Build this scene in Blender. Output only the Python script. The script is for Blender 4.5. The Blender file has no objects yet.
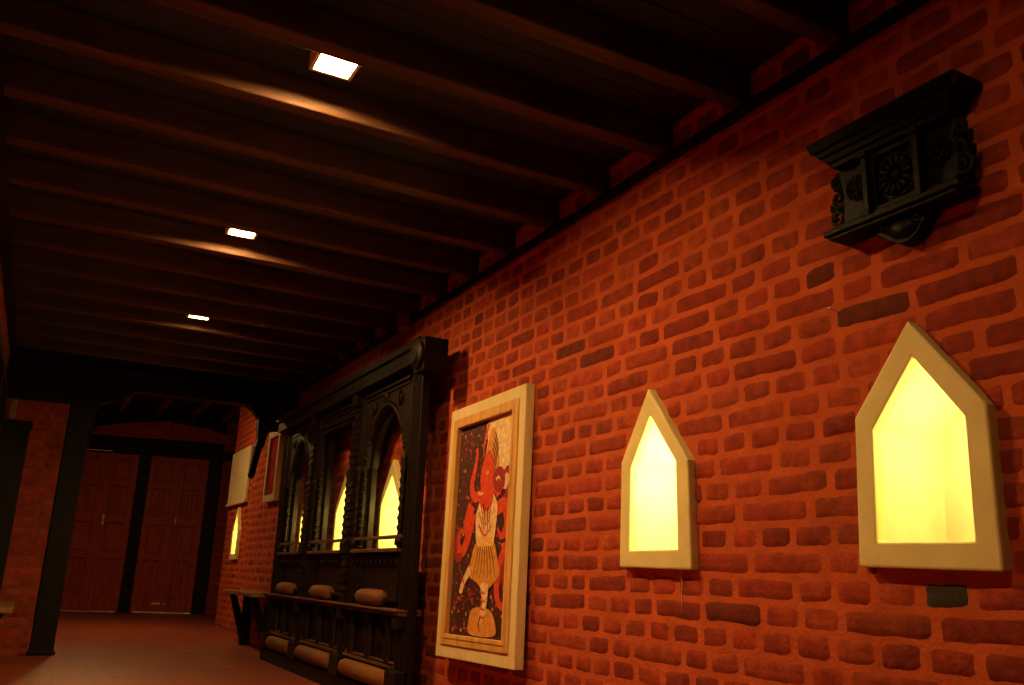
import bpy, bmesh, math, random
from mathutils import Vector, Matrix, noise

# ---------------------------------------------------------------- camera, world, exposure
SC = bpy.context.scene
COL = SC.collection
F_PX = 871.07
YAW, PITCH, ROLL = 0.48372824, 0.26563729, 0.03668286
CAM = Vector((0, 0, .73))
fw = Vector((math.sin(YAW)*math.cos(PITCH), math.cos(YAW)*math.cos(PITCH), math.sin(PITCH)))
r0 = Vector((math.cos(YAW), -math.sin(YAW), 0)); u0 = r0.cross(fw)
rt = math.cos(ROLL)*r0 + math.sin(ROLL)*u0
up = -math.sin(ROLL)*r0 + math.cos(ROLL)*u0
cd = bpy.data.cameras.new('camera'); cam = bpy.data.objects.new('camera', cd); COL.objects.link(cam)
cd.sensor_width = 36; cd.lens = F_PX/1024*36; cd.clip_start = .02; cd.clip_end = 100
cam.matrix_world = Matrix(((rt.x, up.x, -fw.x, CAM.x), (rt.y, up.y, -fw.y, CAM.y), (rt.z, up.z, -fw.z, CAM.z), (0, 0, 0, 1)))
SC.camera = cam
w = bpy.data.worlds.new('night'); SC.world = w; w.use_nodes = True
w.node_tree.nodes['Background'].inputs[0].default_value = (.02, .008, .003, 1)
w.node_tree.nodes['Background'].inputs[1].default_value = .1
vs = SC.view_settings
vs.view_transform = 'Standard'; vs.look = 'None'; vs.exposure = 0; vs.gamma = 1; vs.use_curve_mapping = False
LAMP_COL = (1, .60, .20); LAMP_E = 700
NICHE_COL = (1, .80, .22); NICHE_E = 34

# ---------------------------------------------------------------- dimensions
D = 2.072            # right wall plane x
LW = -.42            # left wall plane x
H = 2.435            # underside of joists at the wall plate
PY = 8.4             # portal plane y

# ---------------------------------------------------------------- materials
def mat(name, col, rough=.6, noise_scale=None, noise_amt=.3, bump=0, bump_scale=60, stretch=None, metal=0, emit=None, estr=0, spec=.5, attr=None):
    m = bpy.data.materials.new(name); m.use_nodes = True
    nt = m.node_tree; b = nt.nodes['Principled BSDF']
    b.inputs['Roughness'].default_value = rough; b.inputs['Metallic'].default_value = metal
    b.inputs['Specular IOR Level'].default_value = spec
    b.inputs['Base Color'].default_value = (*col, 1)
    tc = nt.nodes.new('ShaderNodeTexCoord'); mp = nt.nodes.new('ShaderNodeMapping')
    nt.links.new(tc.outputs['Object'], mp.inputs['Vector'])
    if stretch: mp.inputs['Scale'].default_value = stretch
    src = None
    if attr:
        a = nt.nodes.new('ShaderNodeAttribute'); a.attribute_name = attr; src = a.outputs['Color']
        nt.links.new(src, b.inputs['Base Color'])
    if noise_scale:
        n = nt.nodes.new('ShaderNodeTexNoise'); n.inputs['Scale'].default_value = noise_scale; n.inputs['Detail'].default_value = 6
        nt.links.new(mp.outputs['Vector'], n.inputs['Vector'])
        rr = nt.nodes.new('ShaderNodeValToRGB')
        lo, hi = 1-noise_amt, 1+noise_amt
        rr.color_ramp.elements[0].position = .3; rr.color_ramp.elements[1].position = .7
        rr.color_ramp.elements[0].color = (lo, lo, lo, 1); rr.color_ramp.elements[1].color = (hi, hi, hi, 1)
        nt.links.new(n.outputs['Fac'], rr.inputs['Fac'])
        mx = nt.nodes.new('ShaderNodeMix'); mx.data_type = 'RGBA'; mx.blend_type = 'MULTIPLY'; mx.inputs[0].default_value = 1
        if src: nt.links.new(src, mx.inputs[6])
        else: mx.inputs[6].default_value = (*col, 1)
        nt.links.new(rr.outputs['Color'], mx.inputs[7])
        nt.links.new(mx.outputs[2], b.inputs['Base Color'])
    if bump:
        n2 = nt.nodes.new('ShaderNodeTexNoise'); n2.inputs['Scale'].default_value = bump_scale; n2.inputs['Detail'].default_value = 5
        nt.links.new(mp.outputs['Vector'], n2.inputs['Vector'])
        bp = nt.nodes.new('ShaderNodeBump'); bp.inputs['Strength'].default_value = bump; bp.inputs['Distance'].default_value = .01
        nt.links.new(n2.outputs['Fac'], bp.inputs['Height']); nt.links.new(bp.outputs['Normal'], b.inputs['Normal'])
    if emit:
        b.inputs['Emission Color'].default_value = (*emit, 1); b.inputs['Emission Strength'].default_value = estr
    return m

def floor_material():
    m = bpy.data.materials.new('brick_paving'); m.use_nodes = True
    nt = m.node_tree; b = nt.nodes['Principled BSDF']; b.inputs['Roughness'].default_value = .45; b.inputs['Specular IOR Level'].default_value = .35
    tc = nt.nodes.new('ShaderNodeTexCoord')
    br = nt.nodes.new('ShaderNodeTexBrick')
    br.inputs['Scale'].default_value = 1; br.inputs['Brick Width'].default_value = .24; br.inputs['Row Height'].default_value = .12
    br.inputs['Mortar Size'].default_value = .006; br.inputs['Mortar Smooth'].default_value = .4
    br.inputs['Color1'].default_value = (.19, .034, .016, 1); br.inputs['Color2'].default_value = (.26, .048, .021, 1); br.inputs['Mortar'].default_value = (.13, .035, .02, 1)
    nt.links.new(tc.outputs['Object'], br.inputs['Vector'])
    n = nt.nodes.new('ShaderNodeTexNoise'); n.inputs['Scale'].default_value = 3; n.inputs['Detail'].default_value = 8
    nt.links.new(tc.outputs['Object'], n.inputs['Vector'])
    mx = nt.nodes.new('ShaderNodeMix'); mx.data_type = 'RGBA'; mx.blend_type = 'OVERLAY'; mx.inputs[0].default_value = .5
    nt.links.new(br.outputs['Color'], mx.inputs[6]); nt.links.new(n.outputs['Fac'], mx.inputs[7]); nt.links.new(mx.outputs[2], b.inputs['Base Color'])
    bp = nt.nodes.new('ShaderNodeBump'); bp.inputs['Strength'].default_value = .5; bp.inputs['Distance'].default_value = .004; bp.invert = True
    nt.links.new(br.outputs['Fac'], bp.inputs['Height']); nt.links.new(bp.outputs['Normal'], b.inputs['Normal'])
    return m

M = {}
M['brick'] = mat('fired_brick', (.4, .06, .03), .85, 22, .28, .38, 70, attr='tint', spec=.15)
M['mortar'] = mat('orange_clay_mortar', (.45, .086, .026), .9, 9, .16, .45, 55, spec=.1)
M['shaded_mortar'] = mat('shaded_clay_mortar', (.23, .040, .016), .85, 9, .25, .9, 55, spec=.2)  # darker mortar copy: dimness of pier, left and back walls put into the colour
M['floor'] = floor_material()
M['dark_wood'] = mat('dark_varnished_timber', (.008, .0042, .0025), .55, 6, .45, .25, 30, (3, .5, 3), spec=.15)
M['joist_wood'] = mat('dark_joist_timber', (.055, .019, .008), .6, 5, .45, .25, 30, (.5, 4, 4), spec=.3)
M['carved'] = mat('carved_dark_timber', (.011, .0052, .003), .45, 18, .4, .35, 60, spec=.13)
M['black_wood'] = mat('black_lacquered_timber', (.0045, .0042, .003), .45, 25, .3, .3, 80, spec=.10)
M['worn_wood'] = mat('worn_brown_timber', (.085, .034, .013), .55, 9, .4, .3, 30, (2, .4, 2), spec=.25)
M['roller_wood'] = mat('warm_brown_timber', (.15, .052, .018), .6, 9, .35, .3, 30, (2, .4, 2), spec=.12)
M['door_wood'] = mat('reddish_door_timber', (.34, .042, .014), .5, 7, .35, .15, 30, (4, 4, .5), spec=.2)
M['bench_wood'] = mat('bench_timber', (.22, .095, .04), .5, 8, .3, .2, 30, (3, .4, 3))
M['plaster'] = mat('cream_plaster', (.68, .56, .25), .7, 7, .08, .15, 25, spec=.3)
M['niche_lining'] = mat('niche_lining', (.58, .52, .36), .75, 7, .10, .15, 25, spec=.2)
M['frame_paint'] = mat('cream_painted_board', (.66, .51, .25), .55, 6, .12, .1, 40, (2, 2, .4))
M['frame_gold'] = mat('honey_varnished_moulding', (.60, .31, .085), .4, 10, .2, .1, 40, (3, 3, .4))
M['lamp_case'] = mat('lamp_casing', (.55, .45, .25), .5, 8, .05)
M['brass'] = mat('brass', (.6, .38, .15), .35, 20, .2, metal=1)
M['steel'] = mat('pale_metal', (.75, .72, .66), .35, 20, .1, metal=.6)
M['panel'] = mat('cream_board', (.62, .50, .30), .6, 4, .1)
M['red_art'] = mat('deep_red_picture', (.36, .010, .02), .85, 12, .3, spec=.05)
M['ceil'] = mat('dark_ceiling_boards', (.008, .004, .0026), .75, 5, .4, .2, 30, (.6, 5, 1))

# ---------------------------------------------------------------- mesh helper
class MB:
    def __init__(s): s.v, s.f, s.mi, s.sm = [], [], [], []
    def add(s, vs_, fs, mi=0, sm=False):
        o = len(s.v); s.v += [tuple(p) for p in vs_]
        for f in fs: s.f.append([i+o for i in f]); s.mi.append(mi); s.sm.append(sm)
    def box(s, x0, x1, y0, y1, z0, z1, mi=0):
        p = [(x, y, z) for z in (z0, z1) for y in (y0, y1) for x in (x0, x1)]
        s.add(p, [(0, 2, 3, 1), (4, 5, 7, 6), (0, 1, 5, 4), (2, 6, 7, 3), (0, 4, 6, 2), (1, 3, 7, 5)], mi)
    def prism(s, pts, ext, mi=0):
        pts = [Vector(p) for p in pts]; ext = Vector(ext); n = len(pts)
        nr = Vector((0, 0, 0))
        for i in range(n): nr += pts[i].cross(pts[(i+1) % n])
        if nr.dot(ext) > 0: pts.reverse()
        q = [p+ext for p in pts]
        fs = [list(range(n)), list(range(2*n-1, n-1, -1))]
        for i in range(n):
            j = (i+1) % n; fs.append([j, i, i+n, j+n])
        s.add(pts+q, fs, mi)
    def prism_x(s, yz, x0, x1, mi=0): s.prism([(x0, y, z) for y, z in yz], (x1-x0, 0, 0), mi)
    def ring_x(s, outer, inner, x0, x1, mi=0):          # closed frame between two equal-length outlines
        n = len(outer); vs_ = []
        for x in (x0, x1):
            vs_ += [(x, y, z) for y, z in outer]; vs_ += [(x, y, z) for y, z in inner]
        fs = []
        for i in range(n):
            j = (i+1) % n
            fs += [(i, j, n+j, n+i), (2*n+j, 2*n+i, 3*n+i, 3*n+j), (j, i, 2*n+i, 2*n+j), (n+i, n+j, 3*n+j, 3*n+i)]
        s.add(vs_, fs, mi)
    def lathe(s, base, axis, prof, seg=14, mi=0, sm=True):   # prof: (t along axis, radius)
        base = Vector(base); a = Vector(axis).normalized()
        e1 = a.orthogonal().normalized(); e2 = a.cross(e1)
        vs_ = []; fs = []
        for t, r in prof:
            for k in range(seg):
                an = 2*math.pi*k/seg
                vs_.append(base+a*t+e1*(r*math.cos(an))+e2*(r*math.sin(an)))
        for i in range(len(prof)-1):
            for k in range(seg):
                k2 = (k+1) % seg
                fs.append((i*seg+k, i*seg+k2, (i+1)*seg+k2, (i+1)*seg+k))
        fs.append(list(range(seg-1, -1, -1))); fs.append([(len(prof)-1)*seg+k for k in range(seg)])
        s.add(vs_, fs, mi, sm)
    def tube(s, pts, r, seg=8, mi=0):
        pts = [Vector(p) for p in pts]; vs_ = []; fs = []; n = len(pts)
        for i, p in enumerate(pts):
            t = (pts[min(i+1, n-1)]-pts[max(i-1, 0)]).normalized()
            ref = Vector((1, 0, 0)) if abs(t.x) < .9 else Vector((0, 1, 0))
            e1 = t.cross(ref).normalized(); e2 = t.cross(e1)
            rr = r[i] if isinstance(r, (list, tuple)) else r
            for k in range(seg):
                an = 2*math.pi*k/seg; vs_.append(p+e1*(rr*math.cos(an))+e2*(rr*math.sin(an)))
        for i in range(n-1):
            for k in range(seg):
                k2 = (k+1) % seg; fs.append((i*seg+k, i*seg+k2, (i+1)*seg+k2, (i+1)*seg+k))
        fs.append(list(range(seg-1, -1, -1))); fs.append([(n-1)*seg+k for k in range(seg)])
        s.add(vs_, fs, mi, True)
    def ball(s, c, r, seg=12, mi=0, sx=(1, 1, 1)):
        c = Vector(c); rings = seg//2; vs_ = []; fs = []
        for i in range(rings+1):
            th = math.pi*i/rings
            for k in range(seg):
                ph = 2*math.pi*k/seg
                vs_.append(c+Vector((math.sin(th)*math.cos(ph)*r*sx[0], math.sin(th)*math.sin(ph)*r*sx[1], math.cos(th)*r*sx[2])))
        for i in range(rings):
            for k in range(seg):
                k2 = (k+1) % seg; fs.append((i*seg+k, (i+1)*seg+k, (i+1)*seg+k2, i*seg+k2))
        s.add(vs_, fs, mi, True)
    def build(s, name, m, parent=None, bevel=0, fix=True):
        me = bpy.data.meshes.new(name); me.from_pydata(s.v, [], s.f)
        for x in (m if isinstance(m, (list, tuple)) else [m]): me.materials.append(x)
        me.polygons.foreach_set('material_index', s.mi); me.polygons.foreach_set('use_smooth', s.sm)
        if fix:
            bm = bmesh.new(); bm.from_mesh(me); bmesh.ops.remove_doubles(bm, verts=bm.verts, dist=1e-6)
            bmesh.ops.recalc_face_normals(bm, faces=bm.faces); bm.to_mesh(me); bm.free()
        me.update()
        o = bpy.data.objects.new(name, me); COL.objects.link(o)
        if parent: o.parent = parent
        if bevel:
            b = o.modifiers.new('bevel', 'BEVEL'); b.width = bevel; b.segments = 2; b.limit_method = 'ANGLE'; b.angle_limit = math.radians(40)
        return o

def tag(o, label=None, cat=None, group=None, kind=None):
    if label: o['label'] = label
    if cat: o['category'] = cat
    if group: o['group'] = group
    if kind: o['kind'] = kind
    return o
def thing(name, label, cat, loc=(0, 0, 0), group=None):
    o = bpy.data.objects.new(name, None); COL.objects.link(o); o.location = loc; o.empty_display_size = .1
    return tag(o, label, cat, group)
def part(mb, name, m, root, bevel=0, fix=True):         # coordinates given in the world, stored relative to the root
    l = root.location if root.parent is None else root.parent.location
    if root.type != 'EMPTY' and root.parent is None: l = root.location
    mb.v = [(a-l[0], b-l[1], c-l[2]) for a, b, c in mb.v]
    return mb.build(name, m, root, bevel, fix)
def dup(o, parent=None):
    c = o.copy(); COL.objects.link(c)
    if parent: c.parent = parent
    for ch in o.children: dup(ch, c)
    return c

# ---------------------------------------------------------------- brick walls
COURSE = .0805
def hole_span(poly, v):
    xs = []
    for i in range(len(poly)):
        (a, b), (c, d) = poly[i], poly[(i+1) % len(poly)]
        if (b-v)*(d-v) <= 0 and abs(b-d) > 1e-9: xs.append(a+(c-a)*(v-b)/(d-b))
    return (min(xs), max(xs)) if len(xs) > 1 else None
def minus(iv, sp):
    out = []
    for a, b in iv:
        if sp is None or sp[1] <= a or sp[0] >= b: out.append((a, b)); continue
        if sp[0]-a > .004: out.append((a, sp[0]))
        if b-sp[1] > .004: out.append((sp[1], b))
    return out
def brick_wall(name, O, U, N, length, height, seed, holes=(), detail=None, joint='mortar', back=.12, v_first=.045, darks=()):
    rnd = random.Random(seed); O, U, N = Vector(O), Vector(U), Vector(N); V = Vector((0, 0, 1))
    flip = U.cross(V).dot(N) < 0
    mb = MB(); tint = []
    def P(u, v, d): return O+U*u+V*v+N*d
    def quad(f): return list(reversed(f)) if flip else list(f)
    # mortar bed
    sub = 4; nrow = int(math.ceil(height/(COURSE/sub)))
    for i in range(nrow):
        v0, v1 = i*COURSE/sub, min(height, (i+1)*COURSE/sub)
        iv = [(0, length)]
        for h in holes: iv = minus(iv, hole_span(h, (v0+v1)/2))
        for a, b in iv:
            mb.add([P(a, v0, 0), P(b, v0, 0), P(b, v1, 0), P(a, v1, 0)], [quad((0, 1, 2, 3))], 1); tint += [(0, 0, 0, 1)]*4
    if back:                                             # thickness: ends, top and back
        for q in ([(0, 0, 0), (0, height, 0), (0, height, -back), (0, 0, -back)], [(length, 0, 0), (length, height, 0), (length, height, -back), (length, 0, -back)],
                  [(0, height, 0), (length, height, 0), (length, height, -back), (0, height, -back)]):
            mb.add([P(*p) for p in q], [(0, 1, 2, 3)], 1); tint += [(0, 0, 0, 1)]*4
    v = v_first-COURSE; row = 0
    while v < height-.01:
        v0, v1 = max(0, v+.0065), min(height, v+COURSE-.0065)
        if v1-v0 > .02:
            u = -rnd.uniform(0, .25); ph = .93 if row % 2 else .42
            while u < length:
                L = rnd.uniform(.136, .165) if rnd.random() < ph else rnd.uniform(.27, .32)
                g = rnd.uniform(.006, .010)
                iv = [(max(0, u+g), min(length, u+L-g))]
                for h in holes:
                    sps = [hole_span(h, vv) for vv in (v0, (v0+v1)/2, v1)]; sps = [s_ for s_ in sps if s_]
                    if sps: iv = minus(iv, (min(s_[0] for s_ in sps), max(s_[1] for s_ in sps)))
                t = rnd.random()
                if t < .012: c = (.13, .021, .011)
                elif t < .20: c = (.20, .026, .013)
                else:
                    k = rnd.uniform(.75, 1.15); c = (.295*k, .041*k*rnd.uniform(.85, 1.2), .017*k)
                for (du, dv, dc) in darks:
                    if u < du < u+L and v0 < dv < v1: c = dc
                for a, b in iv:
                    if b-a < .03: continue
                    near = detail is None or (detail[0] <= a <= detail[1])
                    nu = max(4, int((b-a)/(.022 if near else .05))); nv = 5 if near else 3
                    vs_ = []; pro = rnd.uniform(.0025, .0065); sd = rnd.uniform(0, 99)
                    tl = rnd.uniform(-.004, .004); jw = .008 if near else .004
                    for j in range(nv+1):
                        q = j/nv*2-1
                        for i in range(nu+1):
                            p = i/nu*2-1
                            uu = a+(b-a)*i/nu; vv = v0+(v1-v0)*j/nv
                            nz = noise.noise((uu*16+sd, vv*22, sd)); nz2 = noise.noise((uu*38, vv*38+sd, 7))
                            sh = 1-abs(p)**10*.06-abs(q)**6*.10
                            cu = uu+(nz*.006+nz2*.004)*(abs(p)**2); cv = vv+(nz2*.005+nz*jw)*(abs(q)**2)*.7+tl*p
                            # rounded corners
                            cr = (abs(p)*abs(q))**9
                            cu -= math.copysign(1, p)*cr*.004; cv -= math.copysign(1, q)*cr*.004
                            d = -.002+(pro+.002)*max(0, (1-abs(p)**30))**.5*max(0, (1-abs(q)**12))**.5*(1+.25*nz2)
                            vs_.append(P(cu, cv, d))
                    fs = [quad((j*(nu+1)+i, j*(nu+1)+i+1, (j+1)*(nu+1)+i+1, (j+1)*(nu+1)+i)) for j in range(nv) for i in range(nu)]
                    mb.add(vs_, fs, 0, True); tint += [(*c, 1)]*len(vs_)
                u += L
        v += COURSE; row += 1
    o = mb.build(name, [M['brick'], M[joint]], fix=False)
    at = o.data.color_attributes.new('tint', 'FLOAT_COLOR', 'POINT')
    at.data.foreach_set('color', [x for t in tint for x in t])
    return tag(o, kind='structure')

# ---------------------------------------------------------------- niches: outlines in (y, z), top view order: far bottom, near bottom, near shoulder, apex, far shoulder
def fit(y, z, x, X=D): k = x/X; return (y*k, .73+(z-.73)*k)
XF = D-.038
near_out = [fit(y, z, XF) for y, z in [(1.781, .799), (1.354, .790), (1.350, 1.204), (1.557, 1.475), (1.762, 1.224)]]
near_in = [fit(y, z, XF) for y, z in [(1.713, .867), (1.421, .864), (1.414, 1.180), (1.551, 1.366), (1.699, 1.181)]]
sm_out = [fit(y, z, XF) for y, z in [(2.956, .793), (2.515, .786), (2.525, 1.178), (2.760, 1.489), (2.945, 1.207)]]
sm_in = [fit(y, z, XF) for y, z in [(2.889, .859), (2.591, .859), (2.596, 1.181), (2.748, 1.374), (2.875, 1.184)]]
def std_out(yc, w=.43, z0=.79, z1=1.20, za=1.48): return [(yc+w/2, z0), (yc-w/2, z0), (yc-w/2, z1), (yc, za), (yc+w/2, z1)]
def std_in(yc, w=.30, z0=.86, z1=1.18, za=1.37): return [(yc+w/2, z0), (yc-w/2, z0), (yc-w/2, z1), (yc, za), (yc+w/2, z1)]
NICHES = [
    ('large cream pointed niche glowing yellow, nearest one under the carved black bracket', near_out, near_in, D),
    ('cream pointed niche glowing yellow on bare brick beside the framed painting', sm_out, sm_in, D),
    ('lit pointed niche seen through the nearest arch of the dark carved screen', std_out(5.52), std_in(5.52, .34), D),
    ('lit pointed niche seen through the square middle opening of the carved screen', std_out(6.53), std_in(6.53, .34), D),
    ('lit pointed niche seen through the farthest arch of the carved screen', std_out(7.55), std_in(7.55, .34), D),
    ('narrow lit pointed niche on far brick wall below the cream board', std_out(11.90, .40, .85, 1.22, 1.52), std_in(11.90, .28, .92, 1.20, 1.44), 2.33),
]
def mid(o, i): return [((a[0]+b[0])/2, (a[1]+b[1])/2) for a, b in zip(o, i)]
holesR = [mid(o, i) for _, o, i, x in NICHES[:5]]
far_hole = mid(NICHES[5][1], NICHES[5][2])

# ---------------------------------------------------------------- setting
brick_wall('wall_right', (D, .2, 0), (0, 1, 0), (-1, 0, 0), 9.9, 2.60, 11, [[(y-.2, z) for y, z in h] for h in holesR], (0, 4.6),
           darks=[(1.375, .727, (.045, .035, .028)), (1.356, 1.519, (.12, .024, .013)), (1.648, .89, (.22, .04, .022))])
brick_wall('wall_far_right', (2.33, 10.1, 0), (0, 1, 0), (-1, 0, 0), 2.65, 3.3, 12, [[(y-10.1, z) for y, z in far_hole]], (99, 99))
brick_wall('wall_left', (LW, .2, 0), (0, 1, 0), (1, 0, 0), 8.15, 2.60, 13, (), (99, 99), joint='shaded_mortar')
brick_wall('wall_pier', (LW, PY, 0), (1, 0, 0), (0, -1, 0), .52, 2.42, 14, (), (0, 9), joint='shaded_mortar', back=.1)
brick_wall('wall_back', (2.68, 15.66, 0), (1, 0, 0), (0, -1, 0), .6, 3.3, 15, (), (99, 99), joint='shaded_mortar')
brick_wall('wall_back_left', (LW, 16.13, 0), (1, 0, 0), (0, -1, 0), .82, 3.3, 16, (), (99, 99), joint='shaded_mortar')
brick_wall('wall_far_left', (LW, 8.6, 0), (0, 1, 0), (1, 0, 0), 7.5, 3.3, 17, (), (99, 99), joint='shaded_mortar')
mb = MB(); mb.box(LW-.1, 3.3, -1.2, 16.3, -.08, 0); tag(mb.build('floor', M['floor']), kind='structure')
mb = MB()
y = -1.2
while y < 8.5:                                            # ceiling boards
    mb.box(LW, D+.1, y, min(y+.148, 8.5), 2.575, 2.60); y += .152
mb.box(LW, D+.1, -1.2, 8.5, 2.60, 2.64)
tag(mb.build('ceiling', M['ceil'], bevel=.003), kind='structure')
mb = MB(); mb.box(LW, 3.3, 8.55, 16.3, 3.30, 3.36); tag(mb.build('ceiling_far', M['ceil']), kind='structure')
mb = MB(); mb.box(2.036, D+.004, .2, 8.3, H-.028, H+.004)
for i in range(16): mb.box(2.030, 2.038, .57+i*.4535, .588+i*.4535, H-.055, H+.002)
tag(mb.build('trim_1', M['dark_wood'], bevel=.003), kind='structure')
mb = MB(); mb.box(LW-.004, LW+.06, .2, 8.3, H-.022, H+.012); tag(mb.build('trim_2', M['dark_wood'], bevel=.003), kind='structure')

# joists: 0.455 m apart; lamps sit in every fourth bay
J0, JS = 2.160, .4535
names = {}
lampn = ['nearest', 'middle', 'farthest']
for k in range(-4, 14):
    y = J0+JS*k; q = k-1
    li, ph = divmod(q, 4)                                 # ph 0: just before the lamp bay, 1: just beyond it
    if 0 <= li <= 2:
        ln = lampn[li]
        lab = ['dark ceiling joist on the near side of the %s ceiling light', 'ceiling joist lit orange just beyond the %s ceiling light',
               'second dark ceiling joist beyond the %s ceiling light', 'third dark ceiling joist beyond the %s ceiling light'][ph] % ln
    else:
        lab = {0: 'first dark ceiling joist nearer than the joist before the nearest light', -1: 'second dark ceiling joist nearer than the joist before the nearest light',
               -2: 'third dark ceiling joist nearer than the joist before the nearest light', -3: 'dark ceiling joist overhead near the camera, above the carved bracket',
               -4: 'nearest dark ceiling joist, overhead behind the carved bracket', 13: 'dark ceiling joist against the far portal beam'}.get(k, 'dark ceiling joist')
    t = MB(); hw = .038+.004*math.sin(k*2.3)
    t.box(LW+.005, D-.002, -hw, hw, .010, .14)
    o = t.build('ceiling_joist', M['joist_wood'], bevel=.008); o.location = (0, y, H)
    tag(o, lab, 'joist', 'ceiling joists')

# ceiling lights
def ceiling_light(x, y, label, k=1, dz=0):
    t = thing('ceiling_light', label, 'ceiling light', (x, y, 2.575), 'square ceiling lights between the joists')
    m = MB(); w_, h_ = .072, .072
    for s in (-1, 1):
        m.box(x+s*w_-.007, x+s*w_+.007, y-h_-.007, y+h_+.007, 2.505+dz, 2.574)
        m.box(x-w_+.007, x+w_-.007, y+s*h_-.007, y+s*h_+.007, 2.505+dz, 2.574)
    part(m, 'housing', M['lamp_case'], t)
    m = MB(); m.box(x-.064, x+.064, y-.064, y+.064, 2.514+dz, 2.562); part(m, 'diffuser', mat('glowing_diffuser', (1, .9, .7), .4, emit=LAMP_COL, estr=LAMP_E*k), t)
    return t
ly = [J0-.045+JS*(1.5+4*i) for i in (-1, 0, 1, 2)]
ceiling_light(.70, ly[1]-.012, 'nearest and largest glowing square light between ceiling joists', 1.3)
ceiling_light(.745, ly[2], 'middle one of the three glowing ceiling lights', 1.4, -.006)
ceiling_light(.81, ly[3], 'farthest and smallest glowing light between ceiling joists', .32, -.016)
ceiling_light(.66, ly[0], 'square ceiling light overhead, between joists nearer than the three seen', .35)

# niches
def niche(label, out, inn, X, k=1):
    yc = sum(p[0] for p in out)/5; z0 = out[0][1]
    t = thing('wall_niche', label, 'niche', (X, yc, z0), 'pointed lit niches in the brick walls')
    xf = X-.038
    m = MB(); m.ring_x(out, inn, xf, X+.01); s = part(m, 'surround', M['plaster'], t, .007)
    dp = .25; bk = [(yc+(a-yc)*.97, b) for a, b in inn]
    m = MB(); n = 5; vs_ = [(X-.004, a, b) for a, b in inn]+[(X+dp, a, b) for a, b in bk]
    vo = [(X-.004, a+(a-yc)*.08, b+(.012 if i > 1 else -.012)) for i, (a, b) in enumerate(inn)]+[(X+dp+.015, a+(a-yc)*.08, b+(.012 if i > 1 else -.012)) for i, (a, b) in enumerate(bk)]
    fs = [(5, 6, 7, 8, 9), (19, 18, 17, 16, 15)]
    for i in range(5):
        j = (i+1) % 5; fs += [(i, j, j+5, i+5), (i+10, i+15, j+15, j+10), (i, i+10, j+10, j)]
    m.add(vs_+vo, fs); part(m, 'recess', M['niche_lining'], t, 0)
    yb = min(a for a, b in inn)+.022; zb = inn[2][1]-.02
    m = MB(); m.ball((X+.07, yb+.012, zb), .022, 12); m.lathe((X+.07, yb+.012, zb+.02), (0, 0, 1), [(0, .012), (.03, .012)], 10, 1)
    part(m, 'bulb', [mat('glowing_bulb', (1, .9, .7), .4, emit=NICHE_COL, estr=NICHE_E*12*k), M['brass']], t)
    return t
for a, k in zip(NICHES, (1.0, 2.5, 1.3, 1.3, 1.3, .8)): niche(*a, k)

# ---------------------------------------------------------------- framed painting (local: y to the far side, z up, x into the room)
def smooth_path(pts, n=6, closed=False):
    out = []; P = [Vector((*p, 0)) for p in pts]; N_ = len(P)
    rng = range(N_) if closed else range(N_-1)
    for i in rng:
        g = (lambda k: P[k % N_]) if closed else (lambda k: P[max(0, min(N_-1, k))])
        p0, p1, p2, p3 = g(i-1), g(i), g(i+1), g(i+2)
        for k in range(n):
            t = k/n
            q = .5*((2*p1)+(-p0+p2)*t+(2*p0-5*p1+4*p2-p3)*t*t+(-p0+3*p1-3*p2+p3)*t**3)
            out.append((q.x, q.y))
    if not closed: out.append(pts[-1])
    return out
ptg = thing('framed_painting', 'tall painting of a red elephant headed dancer in cream and honey wooden frame', 'painting', (2.040, 4.105, .995))
ptg.rotation_euler = (math.radians(-.9), math.radians(1.3), 0)
hw, hh = .442, .665; iw, ih = .380, .602; cw, chh = .322, .548
def loc_part(mb_, name, m, root, bevel=0, fix=True): return mb_.build(name, m, root, bevel, fix)
def rect(a, b): return [(a, -b), (-a, -b), (-a, b), (a, b)]
m = MB(); m.ring_x(rect(hw, hh), rect(iw, ih), -.036, .014); loc_part(m, 'outer_frame', M['frame_paint'], ptg, .004)
m = MB(); m.ring_x(rect(iw, ih), rect(cw, chh), -.044, .004)
m.ring_x(rect(cw+.022, chh+.022), rect(cw, chh), -.048, -.040); loc_part(m, 'inner_moulding', M['frame_gold'], ptg, .005)
paint = {k: mat('paint_'+k, c, .5, 40, .25) for k, c in dict(ground=(.05, .014, .014), red=(.62, .055, .018), dark_red=(.30, .022, .02), cream=(.72, .50, .26), ochre=(.60, .25, .05), yellow=(.75, .42, .10), line=(.05, .012, .012), speck=(.26, .045, .03)).items()}
pk = list(paint); pm = [paint[k] for k in pk]
m = MB(); m.box(-.020, .002, -cw-.01, cw+.01, -chh-.01, chh+.01, pk.index('ground'))
lay = [-.0205]
def shape(pts, k, sm=True, closed=True):                 # pts in 0..1 of the canvas as seen (0 = left / far side)
    if sm: pts = smooth_path(pts, 5, True)
    lay[0] -= .00012
    yz = [((.5-u)*2*cw, (v-.5)*2*chh) for u, v in pts]
    m.add([(lay[0], a, b) for a, b in yz], [list(range(len(yz)))], pk.index(k))
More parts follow.
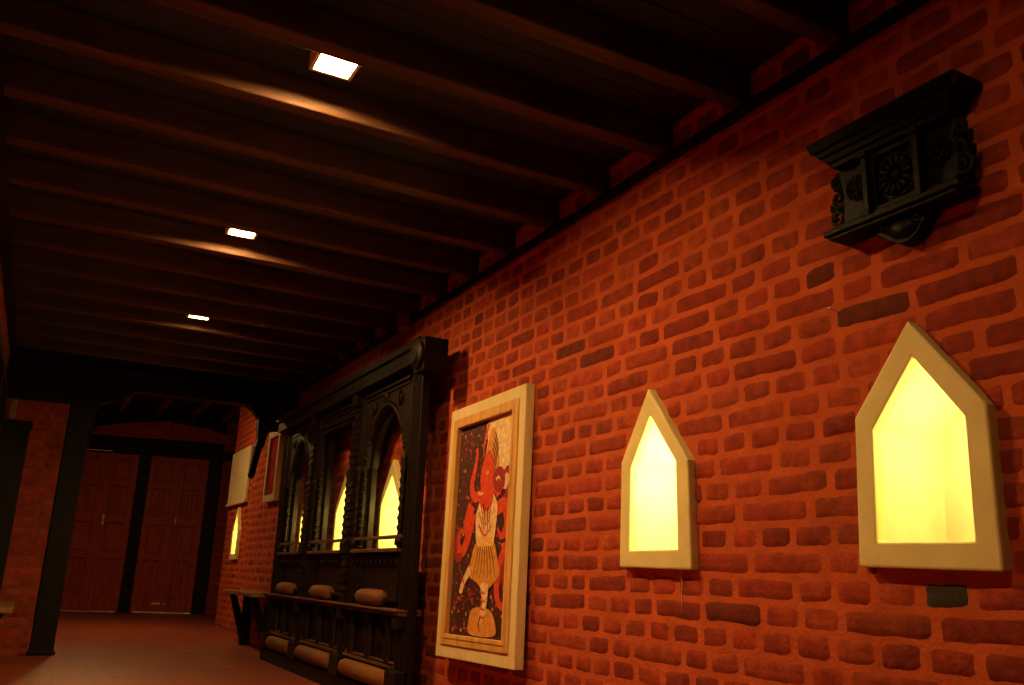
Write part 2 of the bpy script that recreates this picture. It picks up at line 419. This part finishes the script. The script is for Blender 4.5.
def ribbon(pts, wd, k):
    c = smooth_path(pts, 6); n = len(c); L, R_ = [], []
    for i, (u, v) in enumerate(c):
        a, b = c[max(0, i-1)], c[min(n-1, i+1)]
        tx, ty = (b[0]-a[0])*cw, (b[1]-a[1])*chh; l = math.hypot(tx, ty) or 1; tx /= l; ty /= l
        ww = wd*math.sin(math.pi*min(1, .12+.88*(1-i/(n-1)))*.5+.0) if True else wd
        L.append((u-ty*ww, v+tx*ww*cw/chh)); R_.append((u+ty*ww, v-tx*ww*cw/chh))
    lay[0] -= .00012
    pts2 = [((.5-u)*2*cw, (v-.5)*2*chh) for u, v in L+R_]
    m.add([(lay[0], a, b) for a, b in pts2], [(i, i+1, n+i+1, n+i) for i in range(n-1)], pk.index(k))
rnd = random.Random(4)
for i in range(620):
    u, v = rnd.uniform(.02, .98), rnd.uniform(.02, .98); r = rnd.uniform(.006, .02); a0 = rnd.uniform(0, 6)
    lay[0] = -.0206
    shape([(u+r*math.cos(a0+q)*rnd.uniform(.5, 1.2), v+.6*r*math.sin(a0+q)*rnd.uniform(.5, 1.2)) for q in (0, 1.3, 2.5, 3.7, 5)], rnd.choice(['speck', 'speck', 'dark_red', 'ochre']) if i % 9 else 'red', False)
lay[0] = -.0210
shape([(.52, .99), (.98, .99), (.98, .68), (.80, .66), (.66, .72), (.60, .80), (.50, .80), (.53, .90)], 'cream')
shape([(.62, .96), (.52, .86), (.50, .78), (.60, .76), (.72, .70), (.76, .78), (.72, .86)], 'ochre')
for k in range(7):
    ribbon([(.66-.012*k, .93-.025*k), (.72-.01*k, .86-.02*k), (.70, .80-.012*k)], .008, 'line')
ribbon([(.54, .98), (.48, .90), (.47, .82)], .022, 'red')
ribbon([(.46, .64), (.34, .64), (.28, .70), (.33, .78), (.35, .86), (.31, .86)], .045, 'red')          # raised trunk / arm
ribbon([(.30, .60), (.22, .50), (.30, .47), (.36, .52)], .06, 'red')
ribbon([(.34, .56), (.26, .44), (.16, .38), (.08, .42), (.10, .48), (.17, .48)], .055, 'red')
ribbon([(.17, .36), (.06, .36), (.05, .46), (.12, .50)], .035, 'dark_red')
ribbon([(.80, .56), (.92, .62), (.98, .70), (.90, .74), (.82, .70)], .05, 'dark_red')
ribbon([(.74, .56), (.88, .58), (.94, .50), (.86, .44), (.78, .48)], .055, 'red')
ribbon([(.95, .40), (.84, .30), (.82, .20), (.90, .14), (.97, .18)], .05, 'red')
ribbon([(.97, .34), (.90, .28), (.94, .22)], .045, 'dark_red')
ribbon([(.92, .46), (.98, .40), (.94, .33)], .03, 'red')
shape([(.42, .58), (.40, .50), (.46, .40), (.70, .40), (.76, .50), (.75, .60), (.60, .66)], 'cream')       # torso
shape([(.46, .66), (.44, .74), (.50, .82), (.58, .85), (.66, .80), (.70, .72), (.80, .72), (.84, .66), (.76, .62), (.70, .64), (.66, .58), (.56, .56), (.48, .60)], 'red')  # head
shape([(.66, .72), (.76, .76), (.86, .73), (.86, .66), (.77, .64), (.70, .66)], 'dark_red')                # ear
shape([(.52, .745), (.56, .755), (.58, .742), (.55, .735)], 'cream'); shape([(.545, .75), (.56, .75), (.56, .74), (.545, .74)], 'line')
ribbon([(.42, .655), (.47, .645), (.52, .655)], .014, 'cream')                                             # tusk
ribbon([(.72, .70), (.77, .71), (.80, .69)], .012, 'cream')
for k in range(5): ribbon([(.46+.05*k, .61-.01*k), (.52+.03*k, .54), (.50+.04*k, .46)], .010, 'line' if k % 2 else 'red')
ribbon([(.44, .56), (.58, .50), (.72, .57)], .014, 'ochre'); ribbon([(.46, .50), (.58, .45), (.70, .50)], .012, 'red')
shape([(.44, .42), (.72, .42), (.80, .36), (.86, .28), (.78, .24), (.62, .20), (.48, .24), (.34, .27), (.36, .35)], 'ochre')   # skirt
shape([(.46, .44), (.72, .44), (.72, .40), (.58, .385), (.46, .405)], 'yellow')
for k in range(7): ribbon([(.48+.035*k, .40), (.45+.05*k, .33), (.40+.066*k, .255)], .007, 'line')
shape([(.36, .28), (.28, .24), (.22, .19), (.17, .20), (.22, .25), (.32, .31)], 'cream')                   # raised foot
ribbon([(.22, .26), (.27, .22)], .014, 'red')
shape([(.40, .10), (.46, .125), (.60, .13), (.74, .12), (.82, .08), (.84, .02), (.60, .005), (.38, .02)], 'ochre')   # pedestal
shape([(.56, .23), (.68, .23), (.68, .15), (.64, .08), (.56, .06), (.56, .10), (.60, .15)], 'cream')       # standing leg
for k in range(4): ribbon([(.57, .20-.035*k), (.63, .19-.035*k), (.66, .205-.035*k)], .010, 'red')
ribbon([(.58, .09), (.56, .05), (.60, .02)], .012, 'dark_red')
loc_part(m, 'canvas', pm, ptg, 0, False)

# ---------------------------------------------------------------- carved black bracket on the wall
br = thing('carved_bracket', 'black carved wooden bracket with rosette hung high on the brick wall', 'carving', (D, 1.49, 1.69))
XB = D-.005
m = MB()   # cornice: three stepped slabs with slanting ends
for (z0, z1, y0, y1, dx) in [(2.050, 2.088, 1.222, 1.790, .104), (2.028, 2.050, 1.232, 1.765, .095), (2.004, 2.028, 1.246, 1.740, .086), (1.984, 2.004, 1.262, 1.722, .078)]:
    m.prism_x([(y0+.016, z0), (y1-.022, z0), (y1, z1), (y0, z1)], XB, XB-dx)
m.lathe((XB, 1.228, 2.062), (-1, 0, 0), [(0, .024), (.104, .024)], 14)
part(m, 'cornice', M['black_wood'], br, .004)
m = MB(); m.prism_x([(1.27, 1.985), (1.71, 1.985), (1.695, 1.90), (1.70, 1.80), (1.29, 1.78), (1.27, 1.86), (1.285, 1.93)], XB, XB-.045); part(m, 'backboard', M['black_wood'], br, .004)
m = MB()
for yy in (1.385, 1.572): m.box(XB-.085, XB-.04, yy-.011, yy+.011, 1.785, 1.99); m.box(XB-.092, XB-.04, yy-.016, yy+.016, 1.78, 1.80); m.box(XB-.092, XB-.04, yy-.016, yy+.016, 1.968, 1.99)
m.ring_x([(1.565, 1.795), (1.393, 1.795), (1.393, 1.980), (1.565, 1.980)], [(1.548, 1.812), (1.410, 1.812), (1.410, 1.964), (1.548, 1.964)], XB-.066, XB-.04)
part(m, 'panel_frame', M['black_wood'], br, .003)
def rosette(m, yc, zc, r, x0):
    for k in range(14):
        a = 2*math.pi*k/14; c = (x0-.006, yc+.68*r*math.cos(a), zc+.68*r*math.sin(a))
        p = Vector(c); d = Vector((0, math.cos(a), math.sin(a)))
        m.tube([p-d*.30*r, p-d*.1*r, p+d*.2*r, p+d*.32*r], [.05*r, .13*r, .15*r, .06*r], 7)
    m.ball((x0-.004, yc, zc), .27*r, 12, 0, (.7, 1, 1))
    ring = [(x0-.002, yc+1.08*r*math.cos(2*math.pi*k/32), zc+1.08*r*math.sin(2*math.pi*k/32)) for k in range(33)]
    m.tube(ring, .07*r, 6)
m = MB(); rosette(m, 1.479, 1.888, .062, XB-.05); part(m, 'rosette', M['black_wood'], br)
m = MB(); rosette(m, 1.332, 1.905, .036, XB-.05); part(m, 'side_rosette', M['black_wood'], br)
m = MB(); rosette(m, 1.634, 1.905, .036, XB-.05); part(m, 'side_rosette', M['black_wood'], br)
def spiral(m, yc, zc, r, x0, sgn, turns=1.6, w_=.009):
    pts = []; rad = []
    for k in range(26):
        t = k/25; a = sgn*(t*turns*2*math.pi)+math.pi/2; rr = r*(1-.82*t)
        pts.append((x0-.004-.012*t, yc+rr*math.cos(a), zc+rr*math.sin(a))); rad.append(w_*(1-.35*t))
    m.tube(pts, rad, 7)
for sgn, ye, (s0, s1) in ((-1, 1.272, (1.262, 1.262)), (1, 1.715, (1.722, 1.722))):
    m = MB()
    spiral(m, s0+sgn*-.006, 1.895, .034, XB-.03, sgn); spiral(m, s1, 1.838, .030, XB-.03, -sgn)
    spiral(m, s0+sgn*.002, 1.955, .024, XB-.03, sgn)
    m.tube([(XB-.03, s0-sgn*.022, 1.99), (XB-.034, s0-sgn*.002, 1.965), (XB-.034, s0+sgn*.012, 1.93)], .010, 7)
    m.tube([(XB-.03, s1+sgn*.012, 1.862), (XB-.034, s1+sgn*.028, 1.872), (XB-.034, s1+sgn*.034, 1.888)], [.012, .011, .006], 7)
    m.prism_x([(ye+sgn*.004, 1.98), (ye-sgn*.05, 1.98), (ye-sgn*.05, 1.79), (ye+sgn*.012, 1.80)], XB, XB-.03)
    part(m, 'side_scroll', M['black_wood'], br, .002)
m = MB()
for (z0, z1, y0, y1, dx) in [(1.764, 1.782, 1.246, 1.742, .095), (1.752, 1.764, 1.262, 1.728, .085), (1.782, 1.798, 1.270, 1.716, .075)]:
    m.box(XB-dx, XB, y0, y1, z0, z1)
part(m, 'lower_ledge', M['black_wood'], br, .004)
m = MB()
out = [(1.36, 1.754), (1.385, 1.742), (1.405, 1.722), (1.425, 1.697), (1.45, 1.684), (1.475, 1.680), (1.50, 1.684), (1.525, 1.70), (1.555, 1.722), (1.59, 1.738), (1.62, 1.754)]
m.prism_x(out, XB, XB-.05)
m.ball((XB-.05, 1.475, 1.722), .034, 12, 0, (.6, 1.5, .9)); spiral(m, 1.535, 1.735, .016, XB-.05, 1, 1.2, .005); spiral(m, 1.415, 1.735, .016, XB-.05, -1, 1.2, .005)
part(m, 'pendant', M['black_wood'], br, .004)

for ch in br.children:                                     # slimmer along the wall
    for v in ch.data.vertices: v.co.y = .30-(.30-v.co.y)*.91

# ---------------------------------------------------------------- carved window screen
sc = thing('carved_window_screen', 'tall dark carved timber window screen with three arched bays', 'window screen', (1.9, 6.33, 0))
X0, X1 = 1.885, 1.975      # front and back of the frame
posts = [(4.70, 4.87), (5.73, 5.92), (6.79, 6.99), (7.72, 7.94)]
for i, (a, b) in enumerate(posts):
    m = MB(); m.box(X0, 1.935 if i == 0 else X1, a, b, .0, 1.975)
    for dy in (.03, .06): m.box(X0-.008, X0+.01, a+dy, a+dy+.012, .1, 1.93); m.box(X0-.008, X0+.01, b-dy-.012, b-dy, .1, 1.93)
    yc = (a+b)/2; prof = []
    zz = .62
    if i in (1, 2):
        m.box(X0-.030, X0+.01, yc-.035, yc+.035, .50, 1.93)
        z = .62
        while z < 1.9:
            m.box(X0-.040, X0, yc-.043, yc+.043, z, z+.018); z += .052
        m.box(X0-.055, X0, yc-.055, yc+.055, .86, .93); m.box(X0-.055, X0, yc-.055, yc+.055, 1.86, 1.95)
    part(m, 'post', M['carved'], sc, .004)
m = MB()
m.box(1.82, 1.95, 4.65, 8.00, 1.975, 2.035); m.box(1.80, 1.96, 4.60, 8.02, 2.035, 2.085); m.box(1.815, 1.94, 4.64, 7.98, 1.945, 1.975)
part(m, 'lintel', M['dark_wood'], sc, .006)
m = MB(); m.box(1.80, 1.95, 4.50, 4.65, 1.865, 2.065); m.lathe((1.80, 4.575, 1.965), (-1, 0, 0), [(0, .085), (.02, .085), (.03, .06), (.04, .055)], 18); part(m, 'lintel_end', M['dark_wood'], sc, .012)
def arch_pts(ya, yb, zs, za, n=18):
    yc, h = (ya+yb)/2, (yb-ya)/2; pts = []
    for k in range(n+1):
        t = -1+2*k/n
        pts.append((yc+h*t, zs+(za-zs)*(1-abs(t)**1.9)**.62))
    return pts
bays = [(4.87, 5.73, 'arch', 1.42, 1.765), (5.92, 6.79, 'square', 1.77, 1.77), (6.99, 7.72, 'arch', 1.43, 1.785)]
for (a, b, kind, zs, za) in bays:
    jw = .095
    m = MB()
    for lvl, (ins, xa, xb) in enumerate([(0.0, X1, X1-.04), (-.028, X1-.03, X0+.022), (-.055, X0+.03, X0+.004)]):
        ya, yb = a+jw+ins, b-jw-ins; zz = za-ins*.9
        m.box(xb, xa, a, ya, .885, 1.955); m.box(xb, xa, yb, b, .885, 1.955)
        if kind == 'arch':
            pts = arch_pts(ya, yb, zs, zz)
            for p, q in zip(pts, pts[1:]): m.prism_x([p, q, (q[0], 1.955), (p[0], 1.955)], xa, xb)
        else:
            m.box(xb, xa, ya, yb, zz, 1.955)
    part(m, 'arch_board' if kind == 'arch' else 'square_surround', M['carved'], sc, .003)
    m = MB()                                               # ribbed inner moulding
    ya, yb = a+jw-.03, b-jw+.03
    path = [(ya, .9+.045*i) for i in range(int((zs-.9)/.045)+1)]
    if kind == 'arch':
        ap = arch_pts(ya, yb, zs, za+.03, 70); path += ap+[(yb, p[1]) for p in reversed(path)]
    else:
        top = [(ya+(yb-ya)*k/14, za+.02) for k in range(15)]; path += top+[(yb, p[1]) for p in reversed(path)]
    m.tube([(X0+.014, y_, z_) for y_, z_ in path], .013, 6)
    for y_, z_ in path: m.ball((X0+.012, y_, z_), .019, 8, 0, (1.2, .9, .8))
    part(m, 'beaded_moulding', M['carved'], sc)
    m = MB()                                               # frieze above the opening
    m.box(X0-.012, X0+.01, a+.012, b-.012, 1.90, 1.93)
    m.box(X0-.006, X0+.01, a+.02, b-.02, 1.87, 1.885)
    if kind == 'arch':
        yc = (a+b)/2; m.ball((X0, yc, za+.085), .028, 10, 0, (.7, 1, 1))
        for s in (-1, 1): spiral(m, yc+s*.25, 1.80, .05, X0+.004, s, 1.4, .010)
    part(m, 'frieze', M['carved'], sc, .003)
    # turned balusters flanking the opening
    for yy in (a+.018, b-.018):
        m = MB(); pr = [(0, .028), (.03, .028), (.05, .016)]
        z = .08
        while z < .46: pr += [(z, .015), (z+.02, .024), (z+.04, .015)]; z += .055
        pr += [(.50, .026), (.53, .026)]
        m.lathe((X0-.01, yy, .90), (0, 0, 1), pr, 10); part(m, 'baluster', M['carved'], sc)
    m = MB(); m.box(X0-.02, X0+.012, a-.02, b+.02, .940, .960); part(m, 'rail', M['worn_wood'], sc, .004)
    m = MB(); m.box(X0-.03, X1, a, b, .862, .885); part(m, 'sill', M['worn_wood'], sc, .004)
    m = MB()                                               # panel under the sill
    m.box(X0+.03, X1, a, b, .56, .862)
    for k, (d_, x_) in enumerate([(.03, .0), (.07, .012), (.11, .022)]):
        m.ring_x([(a+d_, .845-.0-.02*k), (b-d_, .845-.02*k), (b-d_, .58), (a+d_, .58)], [(a+d_+.022, .823-.02*k), (b-d_-.022, .823-.02*k), (b-d_-.022, .60), (a+d_+.022, .60)], X0+x_, X0+.035)
    for k in range(9): m.box(X0-.004, X0+.03, a+.06+(b-a-.15)*k/8, a+.09+(b-a-.15)*k/8, .795, .818)
    part(m, 'upper_panel', M['carved'], sc, .003)
    yc = (a+b)/2+.02; hl = .235 if b-a > .9 else .20          # rounded bolster block on the ledge
    m = MB(); pr = [(0, .02), (.012, .042), (.04, .049), (hl, .052), (2*hl-.04, .049), (2*hl-.012, .042), (2*hl, .02)]
    m.lathe((X0-.005, yc-hl, .594), (0, 1, 0), pr, 18); part(m, 'bolster', M['roller_wood'], sc)
    m = MB(); m.box(X0+.02, X1, a, b, .20, .56)              # lower panel
    for k in range(3):
        y_ = a+.10+(b-a-.2)*k/2; m.lathe((X0+.005, y_, .25), (0, 0, 1), [(0, .03), (.02, .035), (.05, .02), (.10, .032), (.16, .018), (.20, .024), (.235, .032), (.26, .02)], 10)
    m.ring_x([(a+.02, .535), (b-.02, .535), (b-.02, .235), (a+.02, .235)], [(a+.045, .51), (b-.045, .51), (b-.045, .26), (a+.045, .26)], X0+.002, X0+.03)
    m.ball((X0+.02, (a+b)/2-.12, .38), .06, 12, 0, (.35, .8, 1.5)); m.ball((X0+.02, (a+b)/2+.12, .38), .06, 12, 0, (.35, .8, 1.5))
    part(m, 'lower_panel', M['carved'], sc, .003)
    m = MB(); m.box(X0-.02, X0+.03, a-.01, b+.01, .222, .240); m.box(X0-.010, X0+.03, a-.01, b+.01, .246, .258); part(m, 'moulding', M['worn_wood'], sc, .003)
    m = MB(); pr = [(0, .03), (.01, .042), (.03, .050), ((b-a)/2, .053), (b-a-.07, .050), (b-a-.05, .042), (b-a-.04, .03)]
    m.lathe((X0-.015, a+.02, .160), (0, 1, 0), pr, 20); part(m, 'roller', M['roller_wood'], sc)
m = MB(); m.box(1.82, X1, 4.72, 7.94, .532, .545); m.box(1.835, X1, 4.72, 7.94, .512, .528)
part(m, 'ledge', M['worn_wood'], sc, .004)
for a, b in posts:
    m = MB(); m.box(1.84, X0, (a+b)/2-.05, (a+b)/2+.05, .44, .512); part(m, 'ledge_bracket', M['carved'], sc, .004)
for a, b in posts:
    m = MB(); m.box(X0-.055, X0+.02, (a+b)/2-.085, (a+b)/2+.085, .10, .222); part(m, 'base_block', M['carved'], sc, .006)
m = MB(); m.box(X0-.028, X1-.03, 4.68, 7.96, 0, .095); m.box(X0-.01, X1-.03, 4.68, 7.96, .095, .11); part(m, 'base_beam', M['dark_wood'], sc, .006)

# ---------------------------------------------------------------- portal at the corridor's end
pt = thing('timber_portal', 'black timber portal with single post spanning the corridor end', 'portal', (.2, PY, 0))
m = MB(); m.box(.105, .285, PY-.0, PY+.17, 0, 2.26); m.box(.09, .30, PY-.012, PY+.18, 0, .035); part(m, 'post', M['dark_wood'], pt, .01)
m = MB(); m.box(LW+.01, D-.01, PY-.02, PY+.17, 2.25, 2.44); m.box(LW+.01, .10, PY-.02, PY-.002, 2.06, 2.25); m.box(LW+.01, D-.01, PY+.02, PY+.17, 2.44, 2.575); part(m, 'lintel', M['dark_wood'], pt, .01)
m = MB(); m.prism([(.285, PY+.02, 1.70), (.305, PY+.02, 1.72), (.315, PY+.02, 2.06), (.36, PY+.02, 2.11), (.52, PY+.02, 2.17), (.62, PY+.02, 2.25), (.285, PY+.02, 2.25)], (0, .12, 0)); part(m, 'bracket', M['dark_wood'], pt, .006)
m = MB(); m.prism([(1.60, PY+.02, 2.25), (1.66, PY+.02, 2.21), (1.72, PY+.02, 2.13), (1.735, PY+.02, 1.93), (1.72, PY+.02, 1.86), (1.80, PY+.02, 1.86), (1.83, PY+.02, 2.02), (D-.01, PY+.02, 2.06), (D-.01, PY+.02, 2.25)], (0, .12, 0)); part(m, 'bracket', M['dark_wood'], pt, .006)
m = MB(); m.prism([(1.722, PY+.03, 1.86), (1.785, PY+.03, 1.86), (1.745, PY+.03, 1.60), (1.69, PY+.03, 1.60)], (0, .07, 0)); m.ball((1.717, PY+.065, 1.595), .034, 10); part(m, 'pendant', M['black_wood'], pt, .004)
m = MB(); m.box(LW+.01, 3.25, 8.575, 8.64, 2.42, 3.30); tag(m.build('wall_above_portal', M['dark_wood']), kind='structure')

# ---------------------------------------------------------------- far doors (slightly skewed back wall: local x along the wall)
A = Vector((.3, 16.1, 0)); ang = math.atan2(-.5, 2.6)
def skew(o): o.location = A; o.rotation_euler = (0, 0, ang); return o
def door(name, x0, x1, handle):
    t = bpy.data.objects.new(name, None); COL.objects.link(t); skew(t); tag(t, kind='structure')
    xm = (x0+x1)/2; leaves = []
    for a, b in ((x0, xm-.004), (xm+.004, x1)):
        m = MB(); m.box(a, b, .048, .06, .02, 2.53)
        st = .085
        m.box(a, a+st, .0, .06, .02, 2.53); m.box(b-st, b, .0, .06, .02, 2.53)
        zs = [.02, .20, .83, .92, 1.40, 1.52, 2.0, 2.08, 2.44, 2.53]
        for k in range(0, 10, 2): m.box(a+st, b-st, .0, .06, zs[k], zs[k+1])
        for k in range(1, 9, 2):
            z0, z1 = zs[k], zs[k+1]
            m.box((a+b)/2-.022, (a+b)/2+.022, .006, .05, z0, z1) if k in (1, 5) else None
            n_ = [(a+st+.03, b-st-.03)] if k not in (1, 5) else [(a+st+.02, (a+b)/2-.04), ((a+b)/2+.04, b-st-.02)]
            for p, q in n_: m.box(p, q, .022, .05, z0+.04, z1-.04)
        lf = m.build('leaf', M['door_wood'], t, .005); leaves.append(lf)
    m = MB(); m.box(xm-.02, xm+.02, -.022, .0, .05, 2.5); m.build('cover_strip', M['door_wood'], t, .004)
    if handle:
        m = MB(); hx = xm+.06; m.box(hx-.014, hx+.014, -.008, 0, 1.36, 1.52); m.tube([(hx, -.008, 1.40), (hx, -.04, 1.42), (hx, -.04, 1.47), (hx, -.008, 1.49)], .008, 8); m.build('handle', M['steel'], leaves[1])
    else:
        m = MB(); m.box(x0+.30, x0+.52, -.012, 0, .13, .165); m.build('kick_bolt', M['brass'], leaves[0], .003)
        m = MB(); m.box(xm+.03, xm+.055, -.012, 0, 1.44, 1.52); m.build('handle', M['brass'], leaves[1], .003)
    return t
door('door_1', .13, 1.085, True); door('door_2', 1.27, 2.20, False)
m = MB()
for a, b in ((.0, .13), (1.085, 1.27), (2.20, 2.40)): m.box(a, b, -.03, .10, 0, 2.62)
m.box(0, 2.6, -.04, .12, 2.55, 2.68)
skew(m.build('trim_3', M['dark_wood'], bevel=.008)); tag(bpy.data.objects['trim_3'], kind='structure')
m = MB(); m.box(0, 2.7, .06, .16, 2.66, 3.30); skew(tag(m.build('wall_over_doors', M['dark_wood']), kind='structure'))
m = MB(); m.box(1.30, 2.20, -.035, .05, 0, .016); m.box(.15, 1.05, -.03, .05, 0, .012)
skew(tag(m.build('trim_4', M['steel'], bevel=.003), kind='structure'))
m = MB(); m.box(.16, .66, -.055, -.035, 2.552, 2.566); o = skew(tag(m.build('gap_light_strip', M['steel'], bevel=.003), kind='structure'))  # pale metal strip standing in for the sliver of light over the door
m = MB(); m.prism([(.35, -.02, 2.86), (2.55, -.02, 2.86), (2.55, -.02, 2.96), (2.1, -.02, 3.06), (1.45, -.02, 3.14), (.8, -.02, 3.06), (.35, -.02, 2.96)], (0, .1, 0))
m.box(.3, 2.6, -.05, .1, 2.82, 2.87)
o = skew(m.build('carved_lintel', M['door_wood'], bevel=.01)); tag(o, 'dim brown wooden lintel board with raised centre above the far doors', 'lintel')
ras = ['left', 'second from left', 'middle', 'second from right', 'right']
for i, x in enumerate((.35, .95, 1.52, 2.08, 2.60)):
    m = MB(); m.box(-.04, .04, -1.9, 1.6, -.11, 0); o = m.build('rafter', M['bench_wood'], bevel=.006)
    o.location = (x, 14.0, 3.30)
    tag(o, 'brown rafter under the far hall ceiling, %s of five' % ras[i], 'rafter', 'far hall rafters')
ceil2 = thing('ceiling_light', 'hanging square light in the far hall, hidden behind the portal beam', 'ceiling light', (.6, 11.0, 3.29))
m = MB(); m.box(.46, .74, 10.86, 11.14, 3.05, 3.12); m.tube([(.6, 11.0, 3.12), (.6, 11.0, 3.295)], .008, 8); part(m, 'housing', M['lamp_case'], ceil2, .004)
m = MB(); m.box(.48, .72, 10.88, 11.12, 3.038, 3.05); part(m, 'diffuser', mat('far_diffuser', (1, .9, .7), .4, emit=LAMP_COL, estr=270), ceil2)

# ---------------------------------------------------------------- far right: picture, board, bench
rp = thing('framed_picture', 'deep red picture in pale wooden frame beyond the carved screen', 'picture', (D-.03, 9.0, 1.40))
m = MB(); m.ring_x([(9.25, 1.40), (8.76, 1.40), (8.76, 2.13), (9.25, 2.13)], [(9.19, 1.47), (8.82, 1.47), (8.82, 2.06), (9.19, 2.06)], D-.055, D-.004); part(m, 'frame', M['frame_paint'], rp, .004)
m = MB(); m.box(D-.03, D-.006, 8.81, 9.20, 1.46, 2.07); part(m, 'picture', M['red_art'], rp)
cb = thing('wall_board', 'blank cream board hung above the narrow lit niche on far wall', 'board', (2.30, 12.1, 1.56))
m = MB(); m.box(2.290, 2.322, 11.50, 12.66, 1.585, 2.29); part(m, 'board', M['panel'], cb, .004)
m = MB(); m.box(2.276, 2.325, 11.48, 12.68, 1.56, 1.60); part(m, 'bottom_rail', M['frame_paint'], cb, .004)
def bench(root, x_front, x_wall, y0, y1, z, sgn, braces):
    m = MB(); m.box(min(x_front, x_wall), max(x_front, x_wall), y0, y1, z-.035, z); part(m, 'seat', M['bench_wood'], root, .006)
    for yb in braces:
        m = MB(); m.prism([(x_front+sgn*.04, yb-.03, z-.035), (x_front+sgn*.10, yb-.03, z-.035), (x_wall-sgn*.01, yb-.03, .10), (x_wall-sgn*.07, yb-.03, .02)], (0, .06, 0)); part(m, 'brace', M['dark_wood'], root, .005)
        m = MB(); m.box(min(x_wall-sgn*.075, x_wall-sgn*.002), max(x_wall-sgn*.075, x_wall-sgn*.002), yb-.045, yb+.045, 0, z-.035); part(m, 'wall_post', M['dark_wood'], root, .005)
b1 = thing('wooden_bench', 'low plank bench on slanted braces beyond the carved screen', 'bench', (2.0, 9.2, 0))
bench(b1, 1.80, D-.012, 8.25, 9.65, .53, 1, (8.5, 9.45))
b2 = thing('wooden_bench', 'low plank bench along the left wall, only its end showing', 'bench', (-.2, 7.6, 0))
bench(b2, -.05, -.355, 6.9, 8.09, .43, -1, (7.1, 7.9))

# left screen: dark boarded window frame on the left wall
ls = thing('dark_window_screen', 'dark timber window screen on the left wall beside the brick pier', 'window screen', (-.3, 7.2, 0))
m = MB(); m.box(LW+.012, -.385, 5.0, 8.10, .0, 2.03); part(m, 'boarding', M['dark_wood'], ls, .004)
for a in (5.0, 6.0, 7.0, 8.0):
    m = MB(); m.box(-.39, -.365, a, a+.1, 0, 2.0); part(m, 'post', M['carved'], ls, .005)
m = MB(); m.box(-.395, -.36, 4.95, 8.12, 2.0, 2.06); part(m, 'lintel', M['dark_wood'], ls, .006)
cp = thing('corner_post', 'broad dark timber post in the corner left of the brick pier', 'post', (-.3, 8.25, 0))
m = MB(); m.box(LW+.012, -.165, 8.12, 8.375, 0, 1.84); m.box(LW+.012, -.15, 8.11, 8.38, 1.80, 1.845); part(m, 'shaft', M['dark_wood'], cp, .006)
m = MB(); m.box(-.335, -.290, 8.16, 8.28, 1.845, 2.02); part(m, 'end_block', M['bench_wood'], cp, .006)

# ---------------------------------------------------------------- small things on the right wall
m = MB(); m.tube([(D-.012, 2.555, .79), (D-.011, 2.553, .74), (D-.012, 2.556, .69), (D-.010, 2.553, .625)], .0014, 6)
o = m.build('string', M['panel']); tag(o, 'thin pale string hanging on the brick below the smaller bare wall niche', 'string')
m = MB(); m.lathe((D, 1.806, 1.57), (-1, 0, 0), [(-.01, .002), (.022, .002), (.023, .005), (.026, .005)], 8)
o = m.build('nail', M['steel']); tag(o, 'small bright nail in the brick wall left of the large niche', 'nail')
m = MB(); m.box(D-.085, D-.037, 5.385, 5.50, 2.36, 2.48); m.box(D-.091, D-.085, 5.40, 5.485, 2.375, 2.465)
o = m.build('wall_box', M['bench_wood'], bevel=.004); tag(o, 'small brown box high on the wall above the carved screen', 'box')
